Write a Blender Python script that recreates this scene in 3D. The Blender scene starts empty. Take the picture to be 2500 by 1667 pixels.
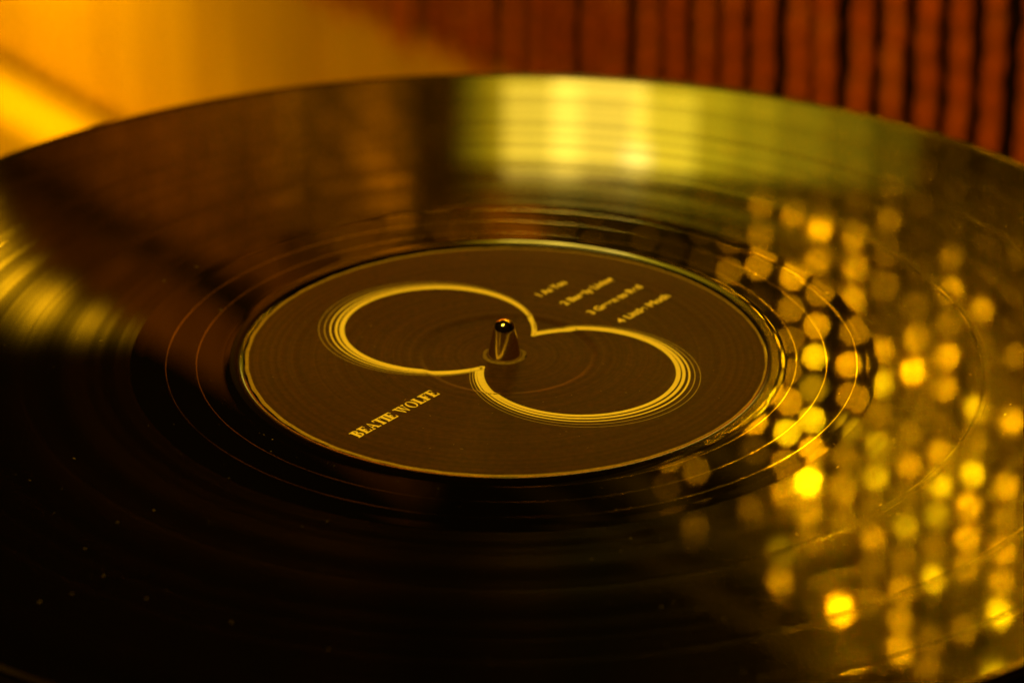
import bpy, bmesh, math, random
from mathutils import Vector, Matrix, Euler
random.seed(7)
S = bpy.context.scene
C = S.collection
MM = 0.001
PI = math.pi

# ------------------------------------------------------------------ camera
cd = bpy.data.cameras.new('camera')
cam = bpy.data.objects.new('camera', cd); C.objects.link(cam)
EL, DIST, PAN, TILT, ROLL, FPX = 0.451494, 760.1, 0.00223, 0.003294, 0.0014256, 9327.0
cpos = Vector((0, -DIST*math.cos(EL), DIST*math.sin(EL)))
pt = -EL + TILT
Fw = Vector((math.sin(PAN)*math.cos(pt), math.cos(PAN)*math.cos(pt), math.sin(pt)))
Rt = Fw.cross(Vector((0, 0, 1))).normalized(); Up = Rt.cross(Fw)
R2 = Rt*math.cos(ROLL)+Up*math.sin(ROLL); U2 = -Rt*math.sin(ROLL)+Up*math.cos(ROLL)
m = Matrix((R2, U2, -Fw)).transposed().to_4x4(); m.translation = cpos*MM
cam.matrix_world = m
cd.sensor_width = 36; cd.lens = FPX/2500*36
cd.clip_start = 0.02; cd.clip_end = 50
cd.dof.use_dof = True; cd.dof.focus_distance = 0.733
cd.dof.aperture_fstop = cd.lens/11.5; cd.dof.aperture_blades = 7; cd.dof.aperture_rotation = 0.3
S.camera = cam

# ------------------------------------------------------------------ world, lamps, exposure
w = bpy.data.worlds.new('World'); S.world = w; w.use_nodes = True
bg = w.node_tree.nodes['Background']
bg.inputs[0].default_value = (1.0, 0.45, 0.05, 1); bg.inputs[1].default_value = 0.004
S.view_settings.view_transform = 'Standard'; S.view_settings.look = 'None'
S.view_settings.exposure = 0; S.view_settings.gamma = 1
S.cycles.use_denoising = True
S.cycles.sample_clamp_indirect = 0
S.cycles.caustics_reflective = True
S.cycles.max_bounces = 6

def lamp(name, kind, pos, target, power, color, size=(0.1, 0.1), **kw):
    d = bpy.data.lights.new(name, kind); d.energy = power; d.color = color
    if kind == 'AREA':
        d.shape = kw.get('shape', 'RECTANGLE'); d.size, d.size_y = size
        if 'spread' in kw: d.spread = math.radians(kw['spread'])
    if kind == 'POINT': d.shadow_soft_size = size[0]
    if kind == 'SPOT':
        d.spot_size = math.radians(kw['cone']); d.spot_blend = kw.get('blend', .6); d.shadow_soft_size = size[0]
    o = bpy.data.objects.new(name, d); C.objects.link(o)
    o.location = Vector(pos)*MM
    o.rotation_euler = (Vector(target)-Vector(pos)).to_track_quat('-Z', 'Y').to_euler()
    return o
YEL = (1.0, 0.60, 0.012)
AMB = (1.0, 0.50, 0.005)
# the lit lantern panes behind the turntable, in front of the curtain
for x, z, sx, sz, pw, col in ((13, 166, .026, .032, .0085, (1, .68, .08)), (32, 163, .032, .036, .0150, (1, .66, .09)),
                              (54, 168, .022, .028, .0060, (1, .70, .04)), (45, 176, .010, .008, .0005, (.8, .75, .40))):
    lamp('lantern_pane', 'AREA', (x, 516, z), (x*.3, 60, 0), pw, col, (sx, sz))
for k, wd in enumerate((.078, .098, .118, .138, .158)):
    lamp('lantern_glow', 'AREA', (38+k*6, 519+k, 163), (0, 60, 0), .0085, (.95, .66, .01), (wd, .034+.002*k))
lamp('back_left_lamp', 'POINT', (-253, 888, 358), (-60, 20, 0), 1.3, (1, .46, .004), (0.012, 0))
lamp('board_wash', 'SPOT', (-300, 620, -70), (-250, 1030, 235), 24, (1, .48, .01), (0.02, 0), cone=66, blend=.8)  # added spot below record level, brightens the left boards
lamp('wainscot_fill', 'AREA', (-330, 880, -170), (-170, 1015, -335), .28, (1, .62, .003), (0.08, 0.08))  # added fill outside the frame, brightens the wainscot
lamp('rail_fill', 'AREA', (-312, 985, -150), (-185, 1022, -358), .19, (1, .56, .003), (.04, .04), spread=80)  # added fill outside the frame, brightens the rail top
lamp('strand_fill', 'SPOT', (20, 110, -110), (-50, 790, -200), 7, (1, .42, .003), (0.02, 0), cone=80, blend=.9)  # added fill hidden under the record, brightens the lower strands
lamp('key_lamp', 'AREA', (-100, -60, 520), (0, 0, 0), 3.0, (1, .61, .02), (0.08, 0.08), shape='ELLIPSE')
lamp('curtain_spot', 'SPOT', (330, 120, 540), (135, 590, 300), 1350, (1, .60, .004), (0.012, 0), cone=33, blend=.8)  # added unseen spot that makes the upper right beads glint

# ------------------------------------------------------------------ helpers
def link(name, me, mat=None, parent=None, smooth=True):
    o = bpy.data.objects.new(name, me); C.objects.link(o)
    if mat: me.materials.append(mat)
    if smooth:
        for p in me.polygons: p.use_smooth = True
    if parent: o.parent = parent
    return o
def mesh(name, vs, fs, mat=None, parent=None, smooth=True):
    me = bpy.data.meshes.new(name)
    me.from_pydata([tuple(c*MM for c in v) for v in vs], [], fs); me.update()
    return link(name, me, mat, parent, smooth)
def thing(name, label, cat, loc=(0, 0, 0), rz=0, group=None):
    o = bpy.data.objects.new(name, None); C.objects.link(o); o.empty_display_size = .02
    o.location = Vector(loc)*MM; o.rotation_euler[2] = rz
    o['label'] = label; o['category'] = cat
    if group: o['group'] = group
    return o
def lathe(name, prof, mat, parent, n=384, wob=None, close=False):
    vs, fs = [], []
    for r, z in prof:
        for k in range(n):
            a = 2*PI*k/n
            rr, zz = (r, z) if wob is None else wob(r, z, a)
            vs.append((rr*math.cos(a), rr*math.sin(a), zz))
    m_ = len(prof)
    for i in range(m_-1+(1 if close else 0)):
        i2 = (i+1) % m_
        for k in range(n):
            k2 = (k+1) % n
            fs.append((i*n+k, i2*n+k, i2*n+k2, i*n+k2))
    return mesh(name, vs, fs, mat, parent)
def boxv(x0, x1, y0, y1, z0, z1):
    v = [(x, y, z) for z in (z0, z1) for y in (y0, y1) for x in (x0, x1)]
    f = [(0, 2, 3, 1), (4, 5, 7, 6), (0, 1, 5, 4), (2, 6, 7, 3), (0, 4, 6, 2), (1, 3, 7, 5)]
    return v, f
def box(name, x0, x1, y0, y1, z0, z1, mat, parent=None, bev=0):
    v, f = boxv(x0, x1, y0, y1, z0, z1)
    o = mesh(name, v, f, mat, parent, smooth=False)
    if bev:
        b = bmesh.new(); b.from_mesh(o.data)
        bmesh.ops.bevel(b, geom=b.edges[:], offset=bev*MM, segments=3, affect='EDGES', profile=.5)
        b.to_mesh(o.data); b.free()
        for p in o.data.polygons: p.use_smooth = True
    return o

# ------------------------------------------------------------------ materials
class NT:
    def __init__(s, name):
        s.m = bpy.data.materials.new(name); s.m.use_nodes = True
        s.t = s.m.node_tree; s.t.nodes.clear()
        s.out = s.t.nodes.new('ShaderNodeOutputMaterial')
    def n(s, kind, **kw):
        nd = s.t.nodes.new('ShaderNode'+kind)
        for k, v in kw.items():
            if k.startswith('i_'):
                nd.inputs[k[2:].replace('_', ' ')].default_value = v
            else: setattr(nd, k, v)
        return nd
    def l(s, a, b): s.t.links.new(a, b)
    def math(s, op, a, b=None, clamp=False):
        nd = s.t.nodes.new('ShaderNodeMath'); nd.operation = op; nd.use_clamp = clamp
        for i, x in enumerate((a, b)):
            if x is None: continue
            if isinstance(x, (int, float)): nd.inputs[i].default_value = x
            else: s.l(x, nd.inputs[i])
        return nd.outputs[0]
    def radius(s):
        tc = s.n('TexCoord'); sep = s.n('SeparateXYZ'); s.l(tc.outputs['Object'], sep.inputs[0])
        x = s.math('MULTIPLY', sep.outputs[0], 1000.); y = s.math('MULTIPLY', sep.outputs[1], 1000.)
        r = s.math('SQRT', s.math('ADD', s.math('MULTIPLY', x, x), s.math('MULTIPLY', y, y)))
        return r, tc
    def noise1(s, r, scale, detail=2, rough=.6):
        nz = s.n('TexNoise', noise_dimensions='1D'); nz.inputs['Scale'].default_value = scale
        nz.inputs['Detail'].default_value = detail; nz.inputs['Roughness'].default_value = rough
        s.l(r, nz.inputs['W']); return nz.outputs['Fac']
    def ramp(s, f, stops):
        rp = s.n('ValToRGB'); e = rp.color_ramp.elements
        while len(e) < len(stops): e.new(.5)
        for el, (p, c) in zip(e, stops):
            el.position = p; el.color = c if len(c) == 4 else (*c, 1)
        s.l(f, rp.inputs[0]); return rp.outputs[0]
    def done(s, sh): s.l(sh, s.out.inputs[0]); return s.m

def simple(name, col, rough=.5, metal=0, noise=None, spec=.5, coat=0):
    k = NT(name); b = k.n('BsdfPrincipled')
    b.inputs['Base Color'].default_value = (*col, 1); b.inputs['Roughness'].default_value = rough
    b.inputs['Metallic'].default_value = metal; b.inputs['Specular IOR Level'].default_value = spec
    b.inputs['Coat Weight'].default_value = coat
    if noise:
        sc, amt = noise
        tc = k.n('TexCoord'); nz = k.n('TexNoise'); nz.inputs['Scale'].default_value = sc
        nz.inputs['Detail'].default_value = 4; k.l(tc.outputs['Object'], nz.inputs['Vector'])
        c = k.ramp(nz.outputs['Fac'], [(.25, tuple(x*(1-amt) for x in col)), (.75, tuple(min(1, x*(1+amt)) for x in col))])
        k.l(c, b.inputs['Base Color'])
        bp = k.n('Bump'); bp.inputs['Strength'].default_value = .15; bp.inputs['Distance'].default_value = .0005
        k.l(nz.outputs['Fac'], bp.inputs['Height']); k.l(bp.outputs[0], b.inputs['Normal'])
    return k.done(b.outputs[0])

def vinyl(name, grooved):
    k = NT(name); r, tc = k.radius()
    base = k.n('BsdfDiffuse'); base.inputs[0].default_value = (.0012, .001, .0008, 1)
    fr = k.n('Fresnel'); fr.inputs['IOR'].default_value = 1.62
    mirror = k.n('BsdfGlossy' if hasattr(bpy.types, 'ShaderNodeBsdfGlossy') else 'BsdfAnisotropic')
    mirror.inputs['Color'].default_value = (1, 1, 1, 1)
    bp = k.n('Bump')
    if grooved:
        mirror.inputs['Roughness'].default_value = .03
        fine = k.noise1(r, 4.5, 4, .7)
        bp.inputs['Strength'].default_value = .6; bp.inputs['Distance'].default_value = .0000005
        k.l(fine, bp.inputs['Height'])
    else:
        mirror.inputs['Roughness'].default_value = .012
        nz = k.n('TexNoise'); nz.inputs['Scale'].default_value = 60; nz.inputs['Detail'].default_value = 2
        k.l(tc.outputs['Object'], nz.inputs['Vector'])
        bp.inputs['Strength'].default_value = .2; bp.inputs['Distance'].default_value = .00001
        k.l(nz.outputs['Fac'], bp.inputs['Height'])
    k.l(bp.outputs[0], mirror.inputs['Normal'])
    m1 = k.n('MixShader')
    if grooved:
        # the groove walls: a lobe spread across the grooves and tight along them
        an = k.n('BsdfAnisotropic'); an.distribution = 'BECKMANN'
        tg = k.n('Tangent', direction_type='RADIAL', axis='Z')
        k.l(tg.outputs[0], an.inputs['Tangent'])
        an.inputs['Anisotropy'].default_value = .6; an.inputs['Rotation'].default_value = GROT
        an.inputs['Roughness'].default_value = .162
        loud = k.noise1(r, .16, 4, .62)         # louder and quieter passages
        near = k.math('SUBTRACT', 1.0, k.math('DIVIDE', k.math('ABSOLUTE', k.math('SUBTRACT', r, 84.0)), 24.0), clamp=True)
        loud = k.math('ADD', loud, k.math('MULTIPLY', near, .08))   # the last tracks are cut louder
        lo = k.ramp(loud, [(.30, (.10,)*3), (.48, (.26,)*3), (.70, (.65,)*3)])
        gm = k.n('MixShader'); gm.inputs[0].default_value = .5
        k.l(mirror.outputs[0], gm.inputs[1]); k.l(an.outputs[0], gm.inputs[2])
        bw = k.n('RGBToBW'); k.l(lo, bw.inputs[0]); k.l(bw.outputs[0], gm.inputs[0])
        k.l(fr.outputs[0], m1.inputs[0]); k.l(base.outputs[0], m1.inputs[1]); k.l(gm.outputs[0], m1.inputs[2])
    else:
        k.l(fr.outputs[0], m1.inputs[0]); k.l(base.outputs[0], m1.inputs[1]); k.l(mirror.outputs[0], m1.inputs[2])
    return k.done(m1.outputs[0])
GROT = 0.0
M_groove = vinyl('grooved_vinyl', True)
M_smooth = vinyl('smooth_vinyl', False)

def label_mat():
    k = NT('label_paper'); r, tc = k.radius()
    b = k.n('BsdfPrincipled')
    nz = k.n('TexNoise'); nz.inputs['Scale'].default_value = 900; nz.inputs['Detail'].default_value = 5
    k.l(tc.outputs['Object'], nz.inputs['Vector'])
    col = k.ramp(nz.outputs['Fac'], [(.3, (.016, .0052, .0003)), (.7, (.040, .0135, .001))])
    rg = k.noise1(r, .55, 6, .85)
    mul = k.n('VectorMath', operation='SCALE'); k.l(col, mul.inputs[0])
    k.l(k.math('ADD', k.math('MULTIPLY', k.math('SUBTRACT', rg, .5), 2.2), 1.0, clamp=False), mul.inputs['Scale'])
    k.l(mul.outputs[0], b.inputs['Base Color'])
    b.inputs['Roughness'].default_value = .55; b.inputs['Specular IOR Level'].default_value = .12
    rings = k.noise1(r, .8, 5, .7)
    bp = k.n('Bump'); bp.inputs['Strength'].default_value = .5; bp.inputs['Distance'].default_value = .000006
    k.l(rings, bp.inputs['Height']); k.l(bp.outputs[0], b.inputs['Normal'])
    an = k.n('BsdfAnisotropic'); an.distribution = 'BECKMANN'
    an.inputs['Color'].default_value = (1, .72, .35, 1)
    tg = k.n('Tangent', direction_type='RADIAL', axis='Z'); k.l(tg.outputs[0], an.inputs['Tangent'])
    an.inputs['Anisotropy'].default_value = .52; an.inputs['Rotation'].default_value = GROT
    an.inputs['Roughness'].default_value = .38
    k.l(bp.outputs[0], an.inputs['Normal'])
    fr = k.n('Fresnel'); fr.inputs['IOR'].default_value = 1.18
    f2 = k.math('MULTIPLY', fr.outputs[0], k.math('ADD', k.math('MULTIPLY', k.math('SUBTRACT', rings, .35, clamp=True), 3.2), .12), clamp=True)
    f2 = k.math('MULTIPLY', f2, .42)
    mx = k.n('MixShader'); k.l(f2, mx.inputs[0]); k.l(b.outputs[0], mx.inputs[1]); k.l(an.outputs[0], mx.inputs[2])
    return k.done(mx.outputs[0])
M_label = label_mat()
M_print = simple('gold_ink', (.74, .60, .25), .45, 0, (2500, .10), .4)
M_print2 = simple('faint_gold_ink', (.36, .28, .13), .5, 0, (2500, .15), .4)
M_lip = simple('torn_label_paper', (.11, .07, .016), .7, 0, (1800, .5), .3)
M_edge = simple('label_paper_edge', (.24, .155, .04), .7, 0, (1800, .35), .3)
M_chrome = simple('polished_steel', (.88, .74, .52), .10, 1.0)
M_ridge = simple('worn_vinyl_ridge', (.0015, .0008, .0004), .13, 0, None, .22)
M_platter = simple('rubber_mat', (.012, .011, .010), .7, 0, (300, .3))
M_plinth = simple('black_lacquer', (.012, .010, .009), .25, 0, (40, .2), .5)
M_dust = simple('dust', (.22, .16, .10), .9)

# ------------------------------------------------------------------ the record
rec = thing('vinyl_record', 'glossy black vinyl record, its dark label printed with two interlocking gold rings', 'record')
TH = 1.9
# grooved area with the smooth bands between the tracks sunk into it
gaps = [95.4, 119.6, 136.2]
prof = [(74.2, 0.0), (74.35, 0.0)]
for g in gaps:
    prof += [(g-.95, 0.0), (g-.8, 0.0), (g-.6, -.006), (g-.45, -.007), (g+.3, -.007), (g+.45, -.006), (g+.65, 0.0), (g+.8, 0.0)]
prof += [(148.2, 0.0), (148.4, 0.0)]
lathe('groove_band', prof, M_groove, rec, 512)
lathe('rim', [(148.4, 0.0), (148.5, .005), (149.9, .13), (150.2, .14), (150.6, .05), (150.8, -.30), (150.7, -1.2), (150.2, -1.6), (146, -1.75), (4, -1.75)], M_ridge, rec, 512)
lathe('dead_wax', [(54.6, .02), (55.4, -.008), (56.2, -.014), (56.6, -.015), (56.9, -.015), (71.2, -.015), (71.5, -.015), (71.9, -.014), (73.8, -.001), (74.2, 0.0)], M_smooth, rec, 512)
lathe('label_ridge', [(51.9, -.25), (52.25, -.08), (52.6, .06), (53.1, .12), (53.6, .10), (54.1, .05), (54.6, .02)], M_ridge, rec, 512)
# run-out groove: a thin spiral lip on the dead wax
def spiral(name, r_out, pitch, turns, a0, z, wid, hgt, mat):
    n = int(300*turns); vs, fs = [], []
    for i in range(n+1):
        t = i/n; a = a0 - t*turns*2*PI; rc = r_out - pitch*turns*t
        for dr, dz in ((-wid, 0), (-wid*.35, hgt), (wid*.35, hgt), (wid, 0)):
            vs.append(((rc+dr)*math.cos(a), (rc+dr)*math.sin(a), z+dz))
        if i:
            for q in range(3):
                fs.append(((i-1)*4+q, (i-1)*4+q+1, i*4+q+1, i*4+q))
    return mesh(name, vs, fs, mat, rec)
spiral('run_out_groove', 73.3, 6.0, 2.95, math.radians(-165), -.0149, .07, .0010, M_smooth)

# the paper label, pressed a little off centre
LOX, LOY, LROT = 0.5, 0.0, math.radians(51.0)
LR = 51.9
def ztop(r):
    if r < 16.7: return -.22
    if r < 18.1: return -.22 + .32*(r-16.7)/1.4
    if r < 44.5: return .10
    return .10 - .30*((r-44.5)/7.4)**1.3
lab = lathe('label', [(r, ztop(r)) for r in (3.9, 5, 9, 13, 16.5, 16.7, 17.1, 17.4, 17.7, 18.1, 18.4, 24, 31, 38, 44.5, 46, 48, 50, 51.3)], M_label, rec, 384)
lab.location = (LOX*MM, LOY*MM, 0)
random.seed(3)
ph = [(random.uniform(0, 2*PI), random.choice((7, 13, 23, 41, 67, 97)), random.uniform(.01, .05)) for _ in range(9)]
def rag(r, z, a):
    d = sum(q*math.sin(f*a+p) for p, f, q in ph)
    return r + d*(1 if r > 51.5 else .5), z
edge = lathe('label_edge', [(51.3, ztop(51.3)), (51.6, ztop(51.3)+.05), (51.9, ztop(51.3)+.04), (52.05, -.25)], M_edge, lab, 720, rag)
# torn paper lip round the spindle hole
ph2 = [(random.uniform(0, 2*PI), random.choice((2, 3, 5, 8, 13)), random.uniform(.04, .08)) for _ in range(8)]
def rag2(r, z, a):
    d = sum(q*math.sin(f*a+p) for p, f, q in ph2)
    return (r + d*.9, z + max(0, d)*.35) if r > 3.7 else (r, z)
lathe('hole_lip', [(3.62, -1.6), (3.62, -.05), (3.85, -.10), (4.05, -.12), (4.2, -.16), (4.35, -.215)], M_lip, lab, 160, rag2).location = (-LOX*MM, 0, 0)

# ---- flat print on the label (label frame: x right, y up, millimetres)
class Ink:
    def __init__(s): s.v = []; s.f = []; s.z = 0
    def poly(s, pts, sub=None):
        b = len(s.v); s.z += 1
        for x, y in pts:
            r = math.hypot(x, y)
            s.v.append((x, y, ztop(r)+.012+.0006*(s.z % 12)))
        s.f.append(tuple(range(b, b+len(pts))))
    def build(s, name, mat):
        c, n = math.cos(LROT), math.sin(LROT)
        return mesh(name, [(x*c-y*n, x*n+y*c, z) for x, y, z in s.v], s.f, mat, lab, smooth=False)
c1, r1 = (-13.35, 11.6), 19.4
c2, r2 = (14.9, -8.0), 19.4
# those centres are in the photo's plane; turn them into the label frame
def unrot(p): c, n = math.cos(-LROT), math.sin(-LROT); x, y = p[0]-LOX, p[1]-LOY; return (x*c-y*n, x*n+y*c)
C1, C2 = unrot(c1), unrot(c2)
def vrot(p): c, n = math.cos(-LROT), math.sin(-LROT); return (p[0]*c-p[1]*n, p[0]*n+p[1]*c)
def rings(ink, faint, ctr, other, R, shift, dr, widths, other_shift=None):
    sh = vrot(shift)
    for k, wd in enumerate(widths):
        cx, cy = ctr[0]+sh[0]*k, ctr[1]+sh[1]*k; rr = R+dr*k
        n = 260
        tgt = ink if k < 3 else faint
        for i in range(n):
            a0, a1 = 2*PI*i/n, 2*PI*(i+1)/n
            pts = [(cx+(rr+s*wd/2)*math.cos(a), cy+(rr+s*wd/2)*math.sin(a)) for a, s in ((a0, -1), (a0, 1), (a1, 1), (a1, -1))]
            mx = sum(p[0] for p in pts)/4; my = sum(p[1] for p in pts)/4
            if math.hypot(mx-other[0], my-other[1]) < R-.2: continue
            tgt.poly(pts)
ink, faint = Ink(), Ink()
rings(ink, faint, C1, C2, r1, (-.55, .12), .62, (1.0, .50, .33, .19, .12))
rings(ink, faint, C2, C1, r2, (.25, -.38), .82, (.92, .66, .40, .19, .12))
ink.build('ring_emblem', M_print); faint.build('ring_echoes', M_print2)

def slab(x0, x1, y0, y1): return [(x0, y0), (x1, y0), (x1, y1), (x0, y1)]
def arcband(cx, cy, rx, ry, a0, a1, wx, wy, n=14):
    out = []
    for i in range(n):
        p = []
        for a, s in ((a0+(a1-a0)*i/n, 0), (a0+(a1-a0)*i/n, 1), (a0+(a1-a0)*(i+1)/n, 1), (a0+(a1-a0)*(i+1)/n, 0)):
            a = math.radians(a); p.append((cx+(rx-s*wx)*math.cos(a), cy+(ry-s*wy)*math.sin(a)))
        out.append(p)
    return out
st, th, sf = .27, .12, .09      # stem, hairline, serif overhang (cap height 1)
def serif(x, y0=True, y1=True, w_=st):
    o = []
    if y0: o.append(slab(x-sf, x+w_+sf, 0, th))
    if y1: o.append(slab(x-sf, x+w_+sf, 1-th, 1))
    return o
def g_E(low=True):
    o = [slab(.1, .1+st, 0, 1), slab(.01, .70, 1-th, 1), slab(.3, .52, .47, .47+th), slab(.45, .52, .34, .66), [(.62, 1), (.70, 1), (.72, .72), (.66, .72)]]
    if low: o += [slab(.01, .72, 0, th), [(.64, 0), (.72, 0), (.76, .30), (.70, .30)]]
    else: o += [slab(.01, .40, 0, th)]
    return o, .80
def glyph(ch):
    if ch == 'E': return g_E()
    if ch == 'F': o, _ = g_E(False); return o, .76
    if ch == 'B':
        o = [slab(.1, .1+st, 0, 1), slab(.01, .42, 0, th), slab(.01, .40, 1-th, 1), slab(.3, .42, .49, .49+th)]
        o += arcband(.40, .765, .27, .235, -90, 90, .17, th) + arcband(.41, .28, .33, .28, -90, 90, .19, th)
        return o, .82
    if ch == 'T':
        return [slab(.29, .29+st, 0, 1), slab(.02, .76, 1-th, 1), slab(.19, .59, 0, th), [(.02, 1), (.09, 1), (.05, .70), (0, .70)], [(.69, 1), (.76, 1), (.78, .70), (.73, .70)]], .80
    if ch == 'I': return [slab(.1, .1+st, 0, 1)] + serif(.1), .42
    if ch == 'L': return [slab(.1, .1+st, 0, 1), slab(.01, .42, 1-th, 1), slab(.01, .70, 0, th), [(.60, 0), (.70, 0), (.74, .34), (.68, .34)]], .76
    if ch == 'A':
        return [[(.38, 1), (.46, 1), (.82, 0), (.58, 0)], [(.36, .92), (.42, .98), (.17, 0), (.10, 0)], slab(.21, .62, .30, .30+th), slab(.0, .28, 0, th), slab(.50, .92, 0, th)], .92
    if ch == 'W':
        return [[(.08, 1), (.30, 1), (.48, 0), (.38, 0)], [(.40, .0), (.46, 0), (.66, .95), (.60, .95)], [(.48, 1), (.70, 1), (.90, 0), (.80, 0)], [(.82, 0), (.88, 0), (1.08, .98), (1.02, .98)], slab(0, .38, 1-th, 1), slab(.42, .78, 1-th, 1), slab(.92, 1.18, 1-th, 1)], 1.20
    if ch == 'O': return arcband(.44, .5, .42, .52, 0, 360, .19, .07, 36), .90
    return [], .36
def write(ink, text, x, y, h, length):
    tot = sum(glyph(c)[1] for c in text); sx = length/tot; cx = x
    for c in text:
        g, adv = glyph(c)
        for p in g: ink.poly([(cx+a*sx, y+b*h) for a, b in p])
        cx += adv*sx
ink = Ink(); write(ink, 'BEATIE WOLFE', -46.2, -1.25, 2.75, 24.2)
ink.build('artist_name', M_print)
# small track list, far out of focus in the photograph
def titles():
    for i, (txt, x, y, ln) in enumerate((('1 As You', 25.3, 11.3, 8.6), ('2 Barely Living', 25.2, 4.8, 16.2), ('3 Green to Red', 25.2, -2.1, 17.0), ('4 Little Moth', 25.6, -9.2, 16.6))):
        cu = bpy.data.curves.new('title', 'FONT'); cu.body = txt; cu.size = 2.65; cu.offset = .085
        tmp = bpy.data.objects.new('tmp', cu); C.objects.link(tmp)
        dg = bpy.context.evaluated_depsgraph_get(); me = bpy.data.meshes.new_from_object(tmp.evaluated_get(dg))
        bpy.data.objects.remove(tmp)
        xs = [v.co.x for v in me.vertices]; s = ln/(max(xs)-min(xs)); c, n = math.cos(LROT), math.sin(LROT)
        for v in me.vertices:
            u, q = x+(v.co.x-min(xs))*s, y+v.co.y*1.0
            v.co = Vector((u*c-q*n, u*n+q*c, ztop(math.hypot(u, q))+.014))*MM
        o = link('track_title', me, M_print, lab, smooth=False)
titles()

# dust flecks lying on the record
def dust():
    random.seed(21); vs, fs = [], []
    for i in range(520):
        a = random.uniform(0, 2*PI); r = random.uniform(20, 150)
        if random.random() < .6: a = random.uniform(math.radians(150), math.radians(400))
        z = (ztop(r) if r < 51 else (-.015 if 57 < r < 73 else .0))+.01
        if 51 < r < 57: continue
        sz = random.uniform(.025, .075)*(1.9 if random.random() < .05 else 1)
        el = random.choice((1, 1, 1, 3.5, 6)); t = random.uniform(0, PI)
        x, y = r*math.cos(a), r*math.sin(a); b = len(vs)
        for k in range(5):
            q = 2*PI*k/5; u, v = sz*el*math.cos(q)*random.uniform(.7, 1.2), sz*math.sin(q)*random.uniform(.7, 1.2)
            vs.append((x+u*math.cos(t)-v*math.sin(t), y+u*math.sin(t)+v*math.cos(t), z))
        vs.append((x, y, z+sz*.8))
        for k in range(5): fs.append((b+k, b+(k+1) % 5, b+5))
    o = mesh('dust', vs, fs, M_dust, None, smooth=False); o['kind'] = 'stuff'; o['label'] = 'pale dust flecks scattered over the black record'
dust()

# ------------------------------------------------------------------ the turntable under it
tt = thing('turntable', 'black turntable under the record, its tapered chrome spindle standing through the label', 'turntable', (0, 0, -358))
def tz(prof): return [(r, z+358) for r, z in prof]
lathe('platter', tz([(3, -1.9), (144, -1.9), (145, -3), (145, -20), (143, -22), (20, -22)]), M_platter, tt, 256)
lathe('spindle', tz([(3.35, -22), (3.35, -.2), (3.3, 0.2), (2.25, 5.2), (2.2, 5.7), (2.05, 6.3), (1.65, 6.9), (1.05, 7.25), (.5, 7.42), (.02, 7.47)]), M_chrome, tt, 96)
box('plinth', -95, 95, -130, 60, 40, 330, M_plinth, tt, 6)
lathe('bearing', tz([(26, -34), (26, -21.5), (3, -21.5)]), M_plinth, tt, 64)
for sx in (-1, 1):
    for sy in (-1, 1):
        b = lathe('foot', [(3, 0), (18, 0), (20, 4), (20, 36), (16, 41), (3, 41)], M_platter, tt, 32)
        b.location = (sx*.072, (-35+sy*70)*MM, 0)

# ------------------------------------------------------------------ wall plane with the hanging bead strands
NX, NY = .7905, .6125               # wall normal (away from the record), runs along (NY,-NX)
WC = 458.0
WROT = math.atan2(-NX, NY)          # local +x runs along the wall, to the near right; local -y... faces the record
def wall_local(s, off, z):          # s along, off towards the record
    return (NX*(WC-off)+NY*s, NY*(WC-off)-NX*s, z)
def wall_root(name, label, cat):
    o = thing(name, label, cat, (NX*WC, NY*WC, 0), WROT); return o
def wood(name, c0, c1, rough, streak=1.0, spec=.5):
    k = NT(name); b = k.n('BsdfPrincipled'); tc = k.n('TexCoord')
    mp = k.n('Mapping'); mp.inputs['Scale'].default_value = (90, 90, 3.0*streak); k.l(tc.outputs['Object'], mp.inputs[0])
    oi = k.n('ObjectInfo'); ad = k.n('VectorMath', operation='ADD'); k.l(mp.outputs[0], ad.inputs[0])
    cm = k.n('CombineXYZ'); k.l(k.math('MULTIPLY', oi.outputs['Random'], 40.), cm.inputs[0]); k.l(cm.outputs[0], ad.inputs[1])
    nz = k.n('TexNoise'); nz.inputs['Scale'].default_value = 1.0; nz.inputs['Detail'].default_value = 5; k.l(ad.outputs[0], nz.inputs['Vector'])
    f = k.math('ADD', k.math('MULTIPLY', nz.outputs['Fac'], .8), k.math('MULTIPLY', oi.outputs['Random'], .35))
    k.l(k.ramp(f, [(.25, c0), (.8, c1)]), b.inputs['Base Color'])
    b.inputs['Roughness'].default_value = rough; b.inputs['Specular IOR Level'].default_value = spec
    bp = k.n('Bump'); bp.inputs['Strength'].default_value = .2; bp.inputs['Distance'].default_value = .0004
    k.l(nz.outputs['Fac'], bp.inputs['Height']); k.l(bp.outputs[0], b.inputs['Normal'])
    return k.done(b.outputs[0])
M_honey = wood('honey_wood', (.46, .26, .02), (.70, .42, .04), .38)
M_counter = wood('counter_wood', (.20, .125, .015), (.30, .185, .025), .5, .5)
M_back = wood('unlit_dark_wood', (.006, .003, .001), (.012, .005, .002), .8, spec=.1)
M_mid = wood('half_lit_board', (.07, .023, .004), (.12, .04, .007), .7, spec=.2)
M_warm = wood('lit_brown_board', (.10, .035, .006), (.50, .21, .035), .6)
M_brass = simple('rail_lacquer', (.80, .52, .08), .35, 0, (60, .08))
M_dark = simple('shadow_gap_paint', (.004, .0025, .0015), .9, 0, (80, .3), .05)
M_metal = simple('aged_brass', (.5, .33, .10), .35, 1.0, (120, .2))
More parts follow.
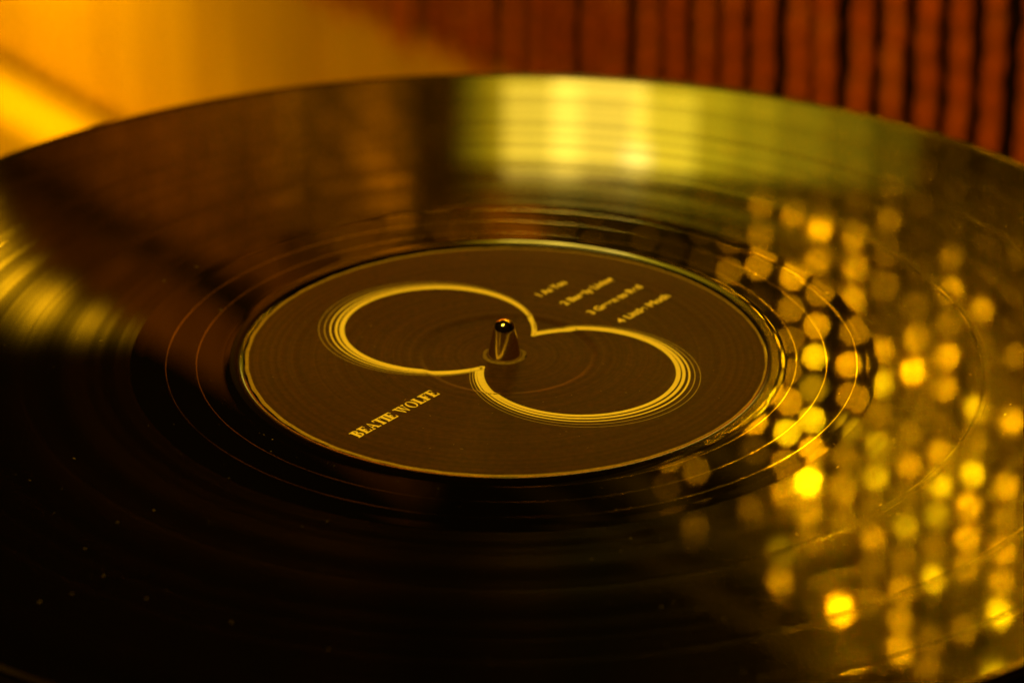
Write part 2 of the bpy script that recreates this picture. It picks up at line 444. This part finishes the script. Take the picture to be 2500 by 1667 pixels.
def bead_mat(name, c, metal, rough):
    k = NT(name); b = k.n('BsdfPrincipled'); oi = k.n('ObjectInfo')
    b.inputs['Base Color'].default_value = (*c, 1); b.inputs['Metallic'].default_value = metal
    b.inputs['Roughness'].default_value = rough
    tc = k.n('TexCoord'); nz = k.n('TexNoise'); nz.inputs['Scale'].default_value = 260; k.l(tc.outputs['Object'], nz.inputs['Vector'])
    k.l(k.ramp(nz.outputs['Fac'], [(.3, tuple(x*.6 for x in c)), (.7, tuple(min(1, x*1.3) for x in c))]), b.inputs['Base Color'])
    return k.done(b.outputs[0])
M_red = bead_mat('garnet_glass', (.42, .085, .012), 0, .55)
M_gold = bead_mat('gilt_bead', (.90, .62, .16), 1.0, .32)

counter = box('counter', -1500, 700, -1500, 60, -400, -372, M_counter)
counter.location = (NX*WC*MM, NY*WC*MM, 0); counter.rotation_euler[2] = WROT; counter['kind'] = 'structure'
wallb = box('wall', -1700, 900, 22, 60, -372, 900, M_dark)
wallb.location = counter.location; wallb.rotation_euler[2] = WROT; wallb['kind'] = 'structure'
tt.location.z = -.372
for ch in tt.children:
    if ch.name.split('.')[0] in ('platter', 'spindle', 'bearing', 'plinth'): ch.location.z += .014

wain = wall_root('wainscot', 'honey coloured boarding along the foot of the wall behind the turntable', 'wainscot')
s = -1500; i = 0
while s < 300:
    wd = random.uniform(40, 52)
    box('board', s+.6, s+wd-.6, 0+random.uniform(-.6, .6), 16, -354.5, -243, M_honey, wain, .8)
    s += wd; i += 1
back = wall_root('wall_boarding', 'vertical wall boards behind the bead strands, coloured as if lit from the left', 'boarding')
s = -1500
while s < 300:
    wd = random.uniform(70, 90) if s > -690 else random.uniform(34, 60)
    box('board', s+.8, s+wd-.8, 8+random.uniform(-.8, .8), 20, -240, 470 if s < -700 else 400, (M_back if s > -585 else M_mid) if s > -700 else M_warm, back, .8)  # board colour darkens to the right, painting in the lamplight falling off
    s += wd
rail = wall_root('rail', 'pale lacquered rail on the counter at the foot of the honey boards', 'rail')
box('rail_top', -1500, 300, -34, -3, -372, -358, M_brass, rail, 3)
box('gap_shade_strip', -1500, 300, -2.5, 3, -372, -366, M_dark, rail)  # near-black strip painting the shade in the gap behind the rail

cur = wall_root('bead_curtain', 'curtain of dark red and gilt bead strands hanging against the wall at the back', 'curtain')
box('curtain_rod', -1290, 60, -17, -7, 398, 408, M_back, cur, 2)
def bead_proto(kind, mat, seed):
    random.seed(seed); vs, fs = [], []
    if kind == 0: n, L, R, prof = 6, 12.5, 2.6, ((-.5, .66), (-.40, .86), (-.12, 1.0), (.12, 1.0), (.40, .86), (.5, .66))
    else:
        n, L, R = 9, 6.6, 3.3
        prof = [(-.5*math.cos(PI*t/7), math.sin(PI*t/7)) for t in range(1, 7)]
    tw = random.uniform(0, PI)
    for t, q in prof:
        for k in range(n):
            a = tw + 2*PI*k/n; r = R*q*random.uniform(.96, 1.04)
            vs.append((r*math.cos(a)*MM, r*math.sin(a)*MM, L*t*MM))
    for i in range(len(prof)-1):
        for k in range(n): fs.append((i*n+k, i*n+(k+1) % n, (i+1)*n+(k+1) % n, (i+1)*n+k))
    fs += [tuple(range(n))[::-1], tuple((len(prof)-1)*n+k for k in range(n))]
    me = bpy.data.meshes.new('bead'); me.from_pydata(vs, [], fs); me.update(); me.materials.append(mat)
    if kind: me.polygons.foreach_set('use_smooth', [True]*len(me.polygons))
    return me
reds = [bead_proto(0, M_red, 50+i) for i in range(8)]
M_golds = [bead_mat('gilt_bead', (.95, .66, .16), 1.0, .30), bead_mat('half_lit_bead', (.55, .34, .07), 1.0, .34),
           bead_mat('low_lit_bead', (.20, .12, .025), 1.0, .38), bead_mat('unlit_bead', (.03, .016, .004), 1.0, .4)]  # one gilt in four steps, from painted lit to painted unlit
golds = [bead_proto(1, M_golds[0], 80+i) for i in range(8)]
random.seed(11)
mv, mf, mm, mb, nb_ = [], [], [], [], 0
PITCH, VP = 16.6, 12.8
s = -1285
while s < 55:
    x = s + random.uniform(-.8, .8); y0 = -12 + random.uniform(-1.5, 1.5)
    cord = mesh('strand', [(x+dx, y0+dy, z) for z in (-238, 398) for dx, dy in ((.35, 0), (-.2, .3), (-.2, -.3))],
                [(0, 1, 4, 3), (1, 2, 5, 4), (2, 0, 3, 5)], M_dark, cur, smooth=False)
    zoff = random.uniform(-3, 3)
    for j in range(50):
        z = -232 + zoff + VP*j
        if z > 384: break
        gold = z > 120
        if z > 340 and random.random() < .5: continue
        tilt = .05 if not gold else .35
        rot = Euler((random.gauss(0, tilt), random.gauss(0, tilt), random.uniform(0, 2*PI)))
        pos = Vector((x+random.uniform(-.25, .25), y0+random.uniform(-.6, .6), z))*MM
        me = random.choice(golds if gold else reds)
        nb_ += 1
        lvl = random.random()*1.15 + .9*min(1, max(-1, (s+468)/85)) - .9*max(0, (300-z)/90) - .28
        gi = 1 if lvl > 1.25 else 2 if lvl > .85 else 3 if lvl > .45 else 4  # tone follows position and chance, putting glint brightness into the bead colour
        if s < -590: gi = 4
        if z < -135 and -770 < s < -285:
            b = bpy.data.objects.new('bead', me); C.objects.link(b); b.parent = cord
            b.location = pos; b.rotation_euler = rot
        else:
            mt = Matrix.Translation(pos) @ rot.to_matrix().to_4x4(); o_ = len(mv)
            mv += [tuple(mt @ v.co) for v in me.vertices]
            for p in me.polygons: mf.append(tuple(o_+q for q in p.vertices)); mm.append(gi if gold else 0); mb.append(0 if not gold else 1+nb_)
    s += PITCH
me = bpy.data.meshes.new('beads'); me.from_pydata(mv, [], mf); me.update()
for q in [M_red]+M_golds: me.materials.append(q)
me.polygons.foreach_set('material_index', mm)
me.polygons.foreach_set('use_smooth', [q > 0 and (k_*7919) % 11 > 3 for k_, q in enumerate(mb)])
ob = bpy.data.objects.new('beads', me); C.objects.link(ob); ob.parent = cur; ob['kind'] = 'stuff'
